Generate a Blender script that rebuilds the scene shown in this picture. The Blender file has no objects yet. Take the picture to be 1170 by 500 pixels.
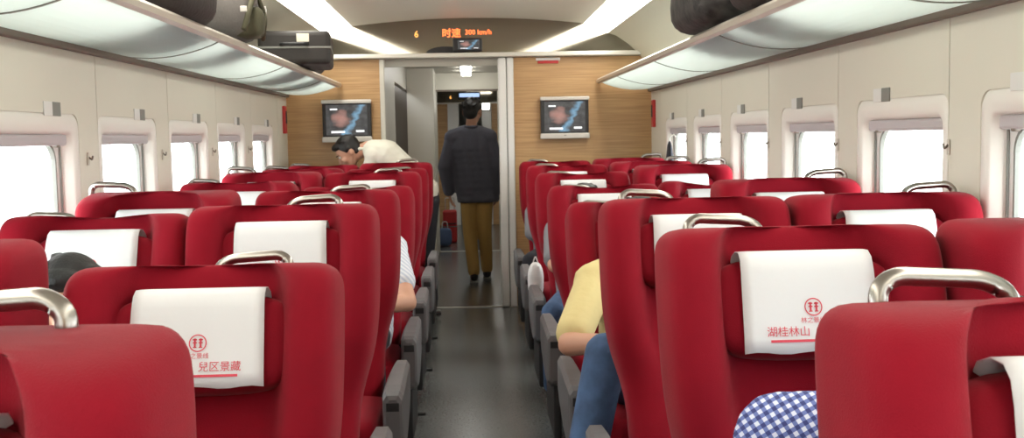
import bpy, bmesh, math, random
from mathutils import Vector, Matrix, Quaternion
random.seed(7)
PI = math.pi
SC = bpy.context.scene
COL = SC.collection
# ------------------------------------------------------------------ camera
FPX = 1204.0
cam_d = bpy.data.cameras.new('camera'); cam = bpy.data.objects.new('camera', cam_d); COL.objects.link(cam)
cam_d.sensor_width = 36.0; cam_d.lens = 36.0 * FPX / 1170.0; cam_d.clip_start = 0.02; cam_d.clip_end = 200
roll = math.radians(1.2)
Yc = Vector((-50, 94, -FPX)).normalized()            # carriage axis seen from the lens
Zt = Vector((-math.sin(roll), math.cos(roll), 0)); Zc = (Zt - Zt.dot(Yc) * Yc).normalized(); Xc = Yc.cross(Zc)
cam.matrix_world = Matrix.Translation((0, 0, 1.42)) @ Matrix((Xc, Yc, Zc)).to_4x4()
SC.camera = cam
cam_d.dof.use_dof = True; cam_d.dof.focus_distance = 2.3; cam_d.dof.aperture_fstop = 16
# ------------------------------------------------------------------ world, exposure
w = bpy.data.worlds.new('overcast_sky'); SC.world = w; w.use_nodes = True
bg = w.node_tree.nodes['Background']; bg.inputs[0].default_value = (0.93, 0.97, 1.0, 1); bg.inputs[1].default_value = 9.0
SC.view_settings.view_transform = 'Standard'; SC.view_settings.look = 'None'
SC.view_settings.exposure = 0.40; SC.view_settings.gamma = 1.0; SC.view_settings.use_curve_mapping = False
STRIP_POWER = 8.0

# ------------------------------------------------------------------ materials
def mat(name, col=(.8, .8, .8), rough=.5, metal=0.0, bump=None, noise=None, sheen=0.0, spec=.5, emit=None, estr=0, coat=0):
    m = bpy.data.materials.new(name); m.use_nodes = True
    nt = m.node_tree; b = nt.nodes['Principled BSDF']
    b.inputs['Base Color'].default_value = (*col, 1); b.inputs['Roughness'].default_value = rough
    b.inputs['Metallic'].default_value = metal; b.inputs['Specular IOR Level'].default_value = spec
    if sheen: b.inputs['Sheen Weight'].default_value = sheen; b.inputs['Sheen Roughness'].default_value = .4
    if coat: b.inputs['Coat Weight'].default_value = coat
    if emit: b.inputs['Emission Color'].default_value = (*emit, 1); b.inputs['Emission Strength'].default_value = estr
    tc = nt.nodes.new('ShaderNodeTexCoord')
    if noise:      # (scale, amount)
        n = nt.nodes.new('ShaderNodeTexNoise'); n.inputs['Scale'].default_value = noise[0]; n.inputs['Detail'].default_value = 4
        nt.links.new(tc.outputs['Object'], n.inputs['Vector'])
        r = nt.nodes.new('ShaderNodeValToRGB')
        a = noise[1]
        r.color_ramp.elements[0].position = .3; r.color_ramp.elements[1].position = .7
        r.color_ramp.elements[0].color = (*[c * (1 - a) for c in col], 1); r.color_ramp.elements[1].color = (*[min(1, c * (1 + a)) for c in col], 1)
        nt.links.new(n.outputs['Fac'], r.inputs['Fac']); nt.links.new(r.outputs['Color'], b.inputs['Base Color'])
    if bump:       # (scale, strength, distance)
        n = nt.nodes.new('ShaderNodeTexNoise'); n.inputs['Scale'].default_value = bump[0]; n.inputs['Detail'].default_value = 3
        nt.links.new(tc.outputs['Object'], n.inputs['Vector'])
        bp = nt.nodes.new('ShaderNodeBump'); bp.inputs['Strength'].default_value = bump[1]; bp.inputs['Distance'].default_value = bump[2]
        nt.links.new(n.outputs['Fac'], bp.inputs['Height']); nt.links.new(bp.outputs['Normal'], b.inputs['Normal'])
    return m

def wave_mat(name, c1, c2, scale, rough, axis='Z', dist=2.0, sheen=0, bump=0.0):
    m = mat(name, c1, rough, sheen=sheen); nt = m.node_tree; b = nt.nodes['Principled BSDF']
    tc = [n for n in nt.nodes if n.type == 'TEX_COORD'][0]
    wv = nt.nodes.new('ShaderNodeTexWave'); wv.bands_direction = axis; wv.inputs['Scale'].default_value = scale
    wv.inputs['Distortion'].default_value = dist; wv.inputs['Detail'].default_value = 2; wv.inputs['Detail Scale'].default_value = 1.5
    nt.links.new(tc.outputs['Object'], wv.inputs['Vector'])
    r = nt.nodes.new('ShaderNodeValToRGB'); r.color_ramp.elements[0].color = (*c1, 1); r.color_ramp.elements[1].color = (*c2, 1)
    nt.links.new(wv.outputs['Fac'], r.inputs['Fac']); nt.links.new(r.outputs['Color'], b.inputs['Base Color'])
    if bump:
        bp = nt.nodes.new('ShaderNodeBump'); bp.inputs['Strength'].default_value = bump; bp.inputs['Distance'].default_value = .001
        nt.links.new(wv.outputs['Fac'], bp.inputs['Height']); nt.links.new(bp.outputs['Normal'], b.inputs['Normal'])
    return m

def wood_mat():
    m = mat('oak_veneer', (.42, .25, .11), .42); nt = m.node_tree; b = nt.nodes['Principled BSDF']
    tc = [n for n in nt.nodes if n.type == 'TEX_COORD'][0]
    mp = nt.nodes.new('ShaderNodeMapping'); mp.inputs['Scale'].default_value = (1.2, 1, 38)
    nt.links.new(tc.outputs['Object'], mp.inputs['Vector'])
    n = nt.nodes.new('ShaderNodeTexNoise'); n.inputs['Scale'].default_value = 2.2; n.inputs['Detail'].default_value = 6
    nt.links.new(mp.outputs['Vector'], n.inputs['Vector'])
    r = nt.nodes.new('ShaderNodeValToRGB'); r.color_ramp.elements[0].position = .25; r.color_ramp.elements[1].position = .75
    r.color_ramp.elements[0].color = (.40, .225, .095, 1); r.color_ramp.elements[1].color = (.60, .375, .18, 1)
    nt.links.new(n.outputs['Fac'], r.inputs['Fac']); nt.links.new(r.outputs['Color'], b.inputs['Base Color'])
    return m

def mix_mat(name, kind):
    m = bpy.data.materials.new(name); m.use_nodes = True; nt = m.node_tree
    for n in list(nt.nodes): nt.nodes.remove(n)
    out = nt.nodes.new('ShaderNodeOutputMaterial'); mx = nt.nodes.new('ShaderNodeMixShader')
    if kind == 'pane':
        lw = nt.nodes.new('ShaderNodeLayerWeight'); lw.inputs[0].default_value = .5      # two-sided Schlick reflection
        pw = nt.nodes.new('ShaderNodeMath'); pw.operation = 'POWER'; pw.inputs[1].default_value = 5; nt.links.new(lw.outputs['Facing'], pw.inputs[0])
        fr = nt.nodes.new('ShaderNodeMath'); fr.operation = 'MULTIPLY_ADD'; fr.inputs[1].default_value = .96; fr.inputs[2].default_value = .04; nt.links.new(pw.outputs[0], fr.inputs[0])
        a = nt.nodes.new('ShaderNodeBsdfTransparent'); a.inputs[0].default_value = (.93, .97, .95, 1)
        g = nt.nodes.new('ShaderNodeBsdfGlossy'); g.inputs['Roughness'].default_value = .03
        nt.links.new(fr.outputs[0], mx.inputs[0]); nt.links.new(a.outputs[0], mx.inputs[1]); nt.links.new(g.outputs[0], mx.inputs[2])
    else:          # frosted
        a = nt.nodes.new('ShaderNodeBsdfTranslucent'); a.inputs[0].default_value = (.87, .94, .945, 1)
        g = nt.nodes.new('ShaderNodeBsdfPrincipled'); g.inputs['Base Color'].default_value = (.72, .80, .80, 1); g.inputs['Roughness'].default_value = .35
        mx.inputs[0].default_value = .32
        nt.links.new(a.outputs[0], mx.inputs[1]); nt.links.new(g.outputs[0], mx.inputs[2])
    nt.links.new(mx.outputs[0], out.inputs[0]); return m

def plaid_mat():
    m = mat('plaid_cotton', (.6, .6, .7), .85); nt = m.node_tree; b = nt.nodes['Principled BSDF']
    tc = [n for n in nt.nodes if n.type == 'TEX_COORD'][0]
    mp = nt.nodes.new('ShaderNodeMapping'); mp.inputs['Rotation'].default_value = (.5, .45, .3)
    nt.links.new(tc.outputs['Object'], mp.inputs['Vector'])
    facs = []
    for ax in ('X', 'Z'):
        wv = nt.nodes.new('ShaderNodeTexWave'); wv.bands_direction = ax; wv.inputs['Scale'].default_value = 22
        nt.links.new(mp.outputs['Vector'], wv.inputs['Vector'])
        gt = nt.nodes.new('ShaderNodeMath'); gt.operation = 'GREATER_THAN'; gt.inputs[1].default_value = .5
        nt.links.new(wv.outputs['Fac'], gt.inputs[0]); facs.append(gt)
    ad = nt.nodes.new('ShaderNodeMath'); ad.operation = 'ADD'
    nt.links.new(facs[0].outputs[0], ad.inputs[0]); nt.links.new(facs[1].outputs[0], ad.inputs[1])
    hf = nt.nodes.new('ShaderNodeMath'); hf.operation = 'MULTIPLY'; hf.inputs[1].default_value = .5; nt.links.new(ad.outputs[0], hf.inputs[0])
    r = nt.nodes.new('ShaderNodeValToRGB'); r.color_ramp.interpolation = 'CONSTANT'
    e = r.color_ramp.elements; e[0].color = (.62, .66, .78, 1); e[1].position = .4; e[1].color = (.13, .17, .42, 1)
    e2 = e.new(.9); e2.color = (.035, .045, .17, 1)
    nt.links.new(hf.outputs[0], r.inputs['Fac']); nt.links.new(r.outputs['Color'], b.inputs['Base Color'])
    return m

def screen_mat():
    """a film still: brown figure, pale-blue diagonal, two white captions"""
    m = bpy.data.materials.new('television_picture'); m.use_nodes = True; nt = m.node_tree
    b = nt.nodes['Principled BSDF']; b.inputs['Base Color'].default_value = (.01, .01, .012, 1); b.inputs['Roughness'].default_value = .25
    tc = nt.nodes.new('ShaderNodeTexCoord'); sx = nt.nodes.new('ShaderNodeSeparateXYZ'); nt.links.new(tc.outputs['Generated'], sx.inputs[0])
    def M(op, a, bb=None, cc=None):
        n = nt.nodes.new('ShaderNodeMath'); n.operation = op
        for i, v in enumerate((a, bb, cc)):
            if v is None: continue
            if isinstance(v, (int, float)): n.inputs[i].default_value = v
            else: nt.links.new(v, n.inputs[i])
        return n.outputs[0]
    wn = nt.nodes.new('ShaderNodeTexNoise'); wn.inputs['Scale'].default_value = 4; nt.links.new(tc.outputs['Generated'], wn.inputs['Vector'])
    ws = nt.nodes.new('ShaderNodeSeparateColor'); nt.links.new(wn.outputs['Color'], ws.inputs[0])
    x = M('ADD', sx.outputs[0], M('MULTIPLY', M('SUBTRACT', ws.outputs[0], .5), .35)); z = M('ADD', sx.outputs[2], M('MULTIPLY', M('SUBTRACT', ws.outputs[1], .5), .35))
    x0_, z0_ = sx.outputs[0], sx.outputs[2]
    def blob(cx, cz, rx, rz):
        d = M('ADD', M('POWER', M('ABSOLUTE', M('DIVIDE', M('SUBTRACT', x, cx), rx)), 2), M('POWER', M('ABSOLUTE', M('DIVIDE', M('SUBTRACT', z, cz), rz)), 2))
        return M('MAXIMUM', M('SUBTRACT', 1, d), 0)
    def rect(x0, x1, z0, z1):
        return M('MULTIPLY', M('MULTIPLY', M('GREATER_THAN', x0_, x0), M('LESS_THAN', x0_, x1)), M('MULTIPLY', M('GREATER_THAN', z0_, z0), M('LESS_THAN', z0_, z1)))
    diag = M('MAXIMUM', M('SUBTRACT', 1, M('MULTIPLY', M('ABSOLUTE', M('SUBTRACT', M('SUBTRACT', x, M('MULTIPLY', z, .38)), .48)), 9)), 0)
    cap = M('MAXIMUM', M('MAXIMUM', rect(.12, .45, .07, .14), rect(.72, .92, .09, .16)), rect(.1, .28, .83, .88))
    face = blob(.36, .55, .24, .3)
    nz = nt.nodes.new('ShaderNodeTexNoise'); nz.inputs['Scale'].default_value = 6; nt.links.new(tc.outputs['Generated'], nz.inputs['Vector'])
    cb = nt.nodes.new('ShaderNodeCombineColor')
    base = M('MULTIPLY', nz.outputs['Fac'], .10)
    def ch(f, d): return M('ADD', M('ADD', base, M('MULTIPLY', face, f)), M('ADD', M('MULTIPLY', diag, d), M('MULTIPLY', cap, .9)))
    nt.links.new(ch(.30, .10), cb.inputs[0]); nt.links.new(ch(.13, .24), cb.inputs[1]); nt.links.new(ch(.10, .36), cb.inputs[2])
    nt.links.new(cb.outputs[0], b.inputs['Emission Color']); b.inputs['Emission Strength'].default_value = 1.0
    return m

M_ = dict(
    fabric=mat('red_seat_velvet', (.225, .0036, .013), .85, bump=(420, .35, .002), noise=(5, .12), sheen=.06, spec=.15),
    pillow=mat('red_pillow_velvet', (.205, .0034, .012), .85, bump=(420, .3, .002), sheen=.06, spec=.15),
    cloth=mat('white_cover_cloth', (.70, .70, .71), .85, bump=(35, .12, .004)),
    print=mat('red_print', (.62, .06, .09), .8),
    chrome=mat('brushed_steel', (.36, .33, .30), .3, 1.0),
    grey_plastic=mat('grey_armrest_plastic', (.13, .125, .13), .5, bump=(300, .1, .001)),
    dark_plastic=mat('dark_plastic', (.022, .022, .024), .5),
    black=mat('black_rubber', (.012, .012, .013), .6),
    wall=mat('cream_wall_laminate', (.73, .695, .60), .45, noise=(1.2, .02)),
    surround=mat('pinkish_window_surround', (.84, .80, .75), .5),
    blind=mat('lilac_blind_cassette', (.50, .46, .48), .6),
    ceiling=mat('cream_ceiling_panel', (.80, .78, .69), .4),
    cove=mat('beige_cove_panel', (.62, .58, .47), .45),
    strip=mat('light_diffuser', (.9, .9, .85), .5, emit=(1, .965, .86), estr=STRIP_POWER),
    lamp=mat('small_lamp_lens', (.9, .9, .9), .5, emit=(1, .98, .92), estr=14),
    bulkhead=mat('satin_bulkhead_metal', (.27, .245, .20), .05, .92),
    beam=mat('cream_beam', (.72, .69, .62), .4),
    wood=wood_mat(),
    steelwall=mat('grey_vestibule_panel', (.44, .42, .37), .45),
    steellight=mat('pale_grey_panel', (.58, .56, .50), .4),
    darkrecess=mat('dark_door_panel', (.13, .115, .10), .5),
    floor=mat('dark_speckled_floor', (.10, .104, .10), .25, noise=(90, .25), bump=(25, .05, .003)),
    floor2=mat('vestibule_floor', (.10, .095, .088), .25, noise=(90, .2)),
    metalstrip=mat('threshold_metal', (.5, .48, .44), .35, .9),
    frost=mix_mat('frosted_rack_glass', 'frost'), pane=mix_mat('window_glass', 'pane'),
    rail=mat('champagne_aluminium', (.62, .57, .50), .38, .55),
    darktrim=mat('brown_shadow_trim', (.20, .16, .13), .6),
    led=mat('led_orange_red', (.1, .02, .01), .5, emit=(1, .17, .04), estr=2.2),
    led2=mat('led_amber', (.1, .05, .01), .5, emit=(1, .42, .10), estr=1.6),
    screen=screen_mat(),
    screenblue=mat('blue_display', (.02, .03, .05), .3, emit=(.45, .62, 1), estr=.9, noise=None),
    silver=mat('silver_plastic', (.62, .59, .55), .4, .2),
    redbox=mat('red_plastic', (.55, .03, .03), .4),
    white=mat('white_plastic', (.78, .77, .75), .5),
    greypl=mat('grey_pictogram', (.22, .22, .20), .5),
    skin=mat('skin', (.56, .30, .20), .55, noise=(8, .06)),
    hair=mat('black_hair', (.008, .007, .007), .5, bump=(120, .6, .004)),
    eye=mat('eye_white', (.7, .68, .65), .3), iris=mat('dark_iris', (.02, .012, .01), .3), lip=mat('lips', (.40, .14, .12), .5),
    jacket=mat('charcoal_jacket', (.078, .076, .100), .8, bump=(60, .4, .006)),
    khaki=mat('khaki_cotton', (.40, .235, .068), .85, bump=(40, .4, .006)),
    jeans=mat('blue_denim', (.055, .105, .21), .9, noise=(14, .3), bump=(60, .3, .004)),
    dark=mat('dark_trouser_cloth', (.02, .021, .03), .85),
    yellow=mat('pale_yellow_cotton', (.66, .55, .26), .85, bump=(30, .3, .006)),
    whiteshirt=mat('white_shirt_cotton', (.74, .72, .62), .85, bump=(30, .3, .006)),
    stripeshirt=wave_mat('pale_striped_cotton', (.74, .76, .80), (.48, .54, .66), 18, .85, 'DIAGONAL', .2),
    greyshirt=mat('grey_shirt_cotton', (.2, .2, .22), .85), plaid=plaid_mat(),
    shoe=mat('black_shoe_leather', (.015, .013, .012), .4), sole=mat('shoe_sole', (.25, .24, .22), .7),
    bagbrown=mat('dark_brown_bag', (.035, .024, .022), .7, bump=(40, .5, .01)),
    bagblack=mat('black_suitcase_cloth', (.022, .018, .016), .6, bump=(150, .3, .002)),
    bagpattern=mat('black_patterned_fabric', (.032, .028, .026), .65, noise=(15, .85), bump=(30, .5, .01)),
    bagolive=mat('olive_canvas', (.085, .08, .045), .8, bump=(80, .4, .004)),
    baggrey=mat('grey_bag_cloth', (.15, .135, .125), .8, bump=(80, .4, .004)),
    tag=mat('pale_tag', (.72, .66, .55), .6), bluebag=mat('blue_grey_cloth', (.10, .15, .28), .8),
    plasticbag=mat('white_plastic_film', (.8, .8, .8), .4, bump=(25, .6, .02)),
    ground=mat('pale_trackside_gravel', (.5, .49, .46), .95, noise=(3, .2), bump=(30, .6, .05)),
)

# ------------------------------------------------------------------ mesh helpers
class MB:
    def __init__(s): s.bm = bmesh.new()
    def box(s, c, size, bev=0.0, seg=2, rot=None):
        r = bmesh.ops.create_cube(s.bm, size=1.0); vs = r['verts']
        for v in vs: v.co = Vector((v.co.x * size[0], v.co.y * size[1], v.co.z * size[2]))
        if bev:
            es = {e for v in vs for e in v.link_edges}
            q = bmesh.ops.bevel(s.bm, geom=list(es) , offset=bev, segments=seg, profile=.5, affect='EDGES')
            vs = list({v for f in q['faces'] for v in f.verts} | {v for v in vs if v.is_valid})
            seen = set(vs); st = list(vs)
            while st:
                v = st.pop()
                for e in v.link_edges:
                    o = e.other_vert(v)
                    if o not in seen: seen.add(o); st.append(o)
            vs = list(seen)
        Mx = Matrix.Translation(c) @ (rot.to_4x4() if rot is not None else Matrix())
        for v in vs: v.co = Mx @ v.co
        return s
    def grid(s, rows, close=False, capa=False, capb=False):
        vr = [[s.bm.verts.new(p) for p in r] for r in rows]
        n = len(rows[0])
        for a, b in zip(vr, vr[1:]):
            for i in range(n if close else n - 1):
                j = (i + 1) % n
                s.bm.faces.new((a[i], a[j], b[j], b[i]))
        if capa: s.bm.faces.new(list(reversed(vr[0])))
        if capb: s.bm.faces.new(vr[-1])
        return s
    def tube(s, pts, r, n=10):
        pts = [Vector(p) for p in pts]; rows = []
        rr = r if isinstance(r, (list, tuple)) else [r] * len(pts)
        nrm = None
        for i, p in enumerate(pts):
            t = (pts[min(i + 1, len(pts) - 1)] - pts[max(i - 1, 0)]).normalized()
            if nrm is None: nrm = t.orthogonal().normalized()
            nrm = (nrm - nrm.dot(t) * t).normalized(); bn = t.cross(nrm)
            rows.append([p + rr[i] * (math.cos(2 * PI * k / n) * nrm + math.sin(2 * PI * k / n) * bn) for k in range(n)])
        return s.grid(rows, True, True, True)
    def ell(s, c, r, sub=2, rot=None):
        q = bmesh.ops.create_icosphere(s.bm, subdivisions=sub, radius=1.0)
        R = rot.to_4x4() if rot is not None else Matrix()
        Mx = Matrix.Translation(c) @ R @ Matrix.Diagonal((r[0], r[1], r[2], 1))
        for v in q['verts']: v.co = Mx @ v.co
        return s
    def cap(s, p, q, rp, rq, sub=2):
        p, q = Vector(p), Vector(q); d = (q - p).length; n = max(2, int(d / (.45 * min(rp, rq))) + 1)
        for i in range(n + 1):
            t = i / n; r = rp + (rq - rp) * t; s.ell(p.lerp(q, t), (r, r, r), sub)
        return s
    def superell(s, c, r, e=.5, nu=20, nv=12):
        f = lambda v, k: math.copysign(abs(v) ** k, v)
        rows = []
        for j in range(nv + 1):
            ph = -PI / 2 + PI * j / nv; cp = f(math.cos(ph), e) if 0 < j < nv else .02; sp = f(math.sin(ph), e)
            rows.append([(c[0] + r[0] * cp * f(math.cos(2 * PI * i / nu), e), c[1] + r[1] * sp, c[2] + r[2] * cp * f(math.sin(2 * PI * i / nu), e)) for i in range(nu)])
        return s.grid(rows, True, True, True)
    def build(s, name, m, parent=None, smooth=False, sub=0, loc=None):
        bmesh.ops.recalc_face_normals(s.bm, faces=s.bm.faces)
        me = bpy.data.meshes.new(name); s.bm.to_mesh(me); s.bm.free()
        if smooth: me.polygons.foreach_set('use_smooth', [True] * len(me.polygons))
        me.materials.append(m)
        o = bpy.data.objects.new(name, me); COL.objects.link(o)
        if parent is not None: o.parent = parent
        if loc is not None: o.location = loc
        if sub:
            md = o.modifiers.new('subdivision', 'SUBSURF'); md.levels = sub; md.render_levels = sub
        return o
def tag(o, label=None, cat=None, group=None, kind=None):
    if label: o['label'] = label
    if cat: o['category'] = cat
    if group: o['group'] = group
    if kind: o['kind'] = kind
    return o
def thing(name, label, cat, loc=(0, 0, 0), rz=0, group=None):
    o = bpy.data.objects.new(name, None); COL.objects.link(o); o.empty_display_size = .1
    o.location = loc; o.rotation_euler.z = rz
    return tag(o, label, cat, group)
def struct(name, mb, m, parent=None, smooth=False):
    o = mb.build(name, m, parent, smooth)
    if parent is None: o['kind'] = 'structure'
    return o
def copy_obj(o, parent, loc=None, rot=None):
    c = o.copy(); COL.objects.link(c); c.parent = parent
    if loc is not None: c.location = loc
    if rot is not None: c.rotation_euler = rot
    return c
def sempty(name):
    o = bpy.data.objects.new(name, None); COL.objects.link(o); o['kind'] = 'structure'; return o
def fillet(pts, r, n=5):
    pts = [Vector(p) for p in pts]; out = [pts[0]]
    for a, b, c in zip(pts, pts[1:], pts[2:]):
        rr = min(r, (a - b).length * .49, (c - b).length * .49)
        p, q = b + (a - b).normalized() * rr, b + (c - b).normalized() * rr
        for i in range(n + 1):
            t = i / n; out.append((1 - t) ** 2 * p + 2 * t * (1 - t) * b + t * t * q)
    return out + [pts[-1]]
def text_mesh(txt, size, name, extrude=0.0, bold=0.0):
    cu = bpy.data.curves.new(name, 'FONT'); cu.body = txt; cu.size = size; cu.align_x = 'CENTER'; cu.align_y = 'CENTER'; cu.extrude = extrude; cu.offset = bold; cu.resolution_u = 2
    o = bpy.data.objects.new(name, cu); COL.objects.link(o)
    dg = bpy.context.evaluated_depsgraph_get(); me = bpy.data.meshes.new_from_object(o.evaluated_get(dg))
    bpy.data.objects.remove(o); return me

# ================================================================== SETTING
WL, WR = -1.478, 1.52          # side walls
Y0, YE = -6.0, 8.72            # carriage ends
XM = (WL + WR) / 2
struct('floor', MB().box((XM, (Y0 + YE) / 2, -.03), (3.2, YE - Y0, .06)), M_['floor'])
struct('floor_vestibule', MB().box((XM, (YE + 21) / 2, -.03), (3.2, 21 - YE, .06)), M_['floor2'])
for y, n in ((YE, 'trim_1'), (13.05, 'trim_2')):
    struct(n, MB().box((-.1, y, .003), (1.1, .05, .008), .003), M_['metalstrip'])
struct('ground_outside', MB().box((0, 7, -1.3), (120, 120, .1)), M_['ground'])

# ---- side walls: one moulded panel per window bay
def rrect(cy, cz, w, h, r, n=6):
    pts = []
    for (sx, sz, a0) in ((1, 1, 0), (-1, 1, PI / 2), (-1, -1, PI), (1, -1, 3 * PI / 2)):
        for i in range(n + 1):
            a = a0 + PI / 2 * i / n
            pts.append((cy + sx * (w / 2 - r) + r * math.cos(a), cz + sz * (h / 2 - r) + r * math.sin(a)))
    return pts
WY, WZ, WW, WH = .395, 1.135, .69, .65          # window centre offset in its bay, size
def out_rect(pts, cy, cz, y0, y1, z0, z1):
    res = []
    nq = len(pts) // 4
    for i, (y, z) in enumerate(pts):
        q = i // nq
        t = (i % nq) / (nq - 1)
        corner = ((y1, z1), (y0, z1), (y0, z0), (y1, z0))[q]
        # walk: first half along the vertical side, second half along the horizontal (alternates)
        if q in (0, 2):
            res.append((corner[0], z + (corner[1] - z) * min(1, t * 2)) if t <= .5 else (y + (corner[0] - y) * min(1, (1 - t) * 2), corner[1]))
        else:
            res.append((y + (corner[0] - y) * min(1, t * 2), corner[1]) if t <= .5 else (corner[0], z + (corner[1] - z) * min(1, (1 - t) * 2)))
    return res
def window_bay(side, x, y0, wall, idx):
    s = 1 if side == 'right' else -1
    cy, cz = y0 + WY, WZ
    hole = rrect(cy, cz, WW + .10, WH + .14, .05)
    outer = out_rect(hole, cy, cz, y0 + .003, y0 + .997, .0, 1.86)
    n = len(hole); P = lambda loop, dx: [(x + s * dx, a, b) for a, b in loop]
    p = MB().grid([P([(y0 + .0 if a < cy - .45 else y0 + 1.0 if a > cy + .55 else a, b) for a, b in outer], .012), P(outer, .0), P(hole, 0.0), P(hole, .02)], True)
    struct('wall_panel', p, M_['wall'], wall)
    win = sempty('window_%d' % idx)
    h1 = rrect(cy, cz, WW, WH, .045); h2 = rrect(cy, cz, WW - .03, WH - .02, .05)
    mid = rrect(cy, cz, WW + .085, WH + .125, .05)
    m = MB().grid([P(hole, .006), P(mid, -.001), P(rrect(cy, cz, WW + .02, WH + .02, .045), .0), P(h1, .008), P(h2, .046)], True)
    struct('window_surround', m, M_['surround'], win, True)
    # outer frame with dark seam, gasket and pane
    f1 = rrect(cy, cz, WW - .033, WH - .023, .05); f2 = rrect(cy, cz, WW - .085, WH - .07, .075)
    struct('window_frame', MB().grid([P(h2, .046), P(f1, .047), P(f2, .054), P(f2, .078)], True), M_['white'], win)
    gk = MB().grid([P(rrect(cy, cz, WW - .083, WH - .068, .075), .0535), P(rrect(cy, cz, WW - .102, WH - .087, .07), .0535), P(rrect(cy, cz, WW - .102, WH - .087, .07), .07)], True)
    struct('gasket', gk, M_['greypl'], win)
    for dy in (-1, 1):
        struct('blind_guide', MB().box((x + s * .046, cy + dy * (WW / 2 - .024), cz), (.007, .009, WH - .05), .002), M_['greypl'], win)
    struct('blind_cassette', MB().box((x + s * .034, cy, cz + WH / 2 - .026), (.034, WW - .04, .042), .01), M_['blind'], win)
    struct('blind_knob', MB().box((x + s * .03, cy + .25, cz + WH / 2 - .045), (.02, .025, .016), .005), M_['darktrim'], win)
    pane = MB().grid([P(rrect(cy, cz, WW - .10, WH - .085, .07), .065)], False)
    bmv = [pane.bm.verts[i] for i in range(0)]
    pane.bm.verts.ensure_lookup_table(); pane.bm.faces.new(pane.bm.verts[:])
    struct('window_pane', pane, M_['pane'], win)
idx = 0
walls = {}
for side, x in (('left', WL), ('right', WR)):
    s = 1 if side == 'right' else -1
    wl = sempty('wall_' + side); walls[side] = wl
    for k in range(-9, 5):
        idx += 1; window_bay(side, x, 3.29 + k, wl, idx)
    struct('wall_panel', MB().box((x + s * .01, (8.293 + YE) / 2, .93), (.02, YE - 8.293, 1.86)), M_['wall'], wl)
    # outer skin above and below the windows
    struct('outer_skin', MB().box((x + s * .09, (Y0 + YE) / 2, .33), (.05, YE - Y0, .80)).box((x + s * .09, (Y0 + YE) / 2, 1.76), (.05, YE - Y0, .52)), M_['wall'], wl)
    struct('baseboard_' + side, MB().box((x - s * .02, (Y0 + YE) / 2, .06), (.05, YE - Y0, .12), .01), M_['greypl'])

# ---- ceiling, light strips, coves
def prof(pts, y0, y1, n=1): return [[(px, y0 + (y1 - y0) * i / n, pz) for px, pz in pts] for i in range(n + 1)]
cen = [(-.93 + 1.9 * i / 16 + .0, 2.385 - .055 * ((i - 8) / 8) ** 2) for i in range(17)]
struct('ceiling', MB().grid(prof(cen, Y0, YE + .05, 4)), M_['ceiling'], None, True)
for sgn, nm, xs in ((-1, 'left', (-.93, -1.12)), (1, 'right', (.97, 1.16))):
    pts = [(xs[0], 2.33), (xs[0] + sgn * .005, 2.322), ((xs[0] + xs[1]) / 2, 2.292), (xs[1], 2.25)]
    st = MB().grid(prof(pts, Y0, YE + .03)).build('ceiling_light_strip', M_['strip'])
    tag(st, 'long bright ceiling light strip along the %s side of the carriage' % nm, 'light', 'ceiling light strips')
    W = WL if sgn < 0 else WR
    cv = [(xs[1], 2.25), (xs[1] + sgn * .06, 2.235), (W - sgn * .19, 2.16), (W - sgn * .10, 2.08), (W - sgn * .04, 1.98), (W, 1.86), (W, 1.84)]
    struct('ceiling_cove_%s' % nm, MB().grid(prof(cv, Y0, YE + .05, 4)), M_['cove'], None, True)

# ---- end wall: wood either side of the doorway, bulkhead and beam above
T = .05
DL, DR = -.71, .253
we = sempty('wall_end')
struct('wood_panel', MB().box(((WL + DL) / 2, YE + T / 2, 1.03), (DL - WL, T, 2.06)), M_['wood'], we)
struct('wood_panel', MB().box(((DR + .13 + WR) / 2, YE + T / 2, 1.03), (WR - DR - .13, T, 2.06)), M_['wood'], we)
struct('door_jamb', MB().box((DL + .018, YE + .01, 1.03), (.04, .10, 2.06), .008), M_['steellight'], we)
struct('door_post', MB().box((DR + .034, YE + .01, 1.03), (.065, .10, 2.06), .015), M_['white'], we)
struct('door_post', MB().box((DR + .1, YE + .01, 1.03), (.055, .09, 2.06), .012), M_['white'], we)
struct('door_seal', MB().box((DR + .07, YE + .03, 1.03), (.02, .06, 2.06)), M_['greypl'], we)
struct('wood_panel', MB().box((XM, YE + T, 2.2), (3.0, .03, .4)), M_['steelwall'], we)
tilt = math.radians(1.55)
bl = [(WL + .02, 2.07), (WL + .06, 2.10)] ; 
arch = [(-1.44, 2.075), (-1.44, 2.10), (-1.36, 2.17), (-1.13, 2.25)] + cen + [(1.16, 2.25), (1.40, 2.17), (1.48, 2.10), (1.48, 2.075)]
mb = MB(); vs = [mb.bm.verts.new((px, YE - .002 - math.tan(tilt) * (pz - 2.07), pz)) for px, pz in arch]; mb.bm.faces.new(vs)
struct('bulkhead_panel', mb, M_['bulkhead'], we)
struct('beam', MB().box((XM, YE - .03, 2.082), (2.9, .09, .036), .008), M_['beam'], we)
# rear end of the carriage, behind the photographer
struct('wall_rear', MB().box((XM, Y0 - .03, 1.2), (3.3, .06, 2.5)), M_['wood'])

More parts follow.
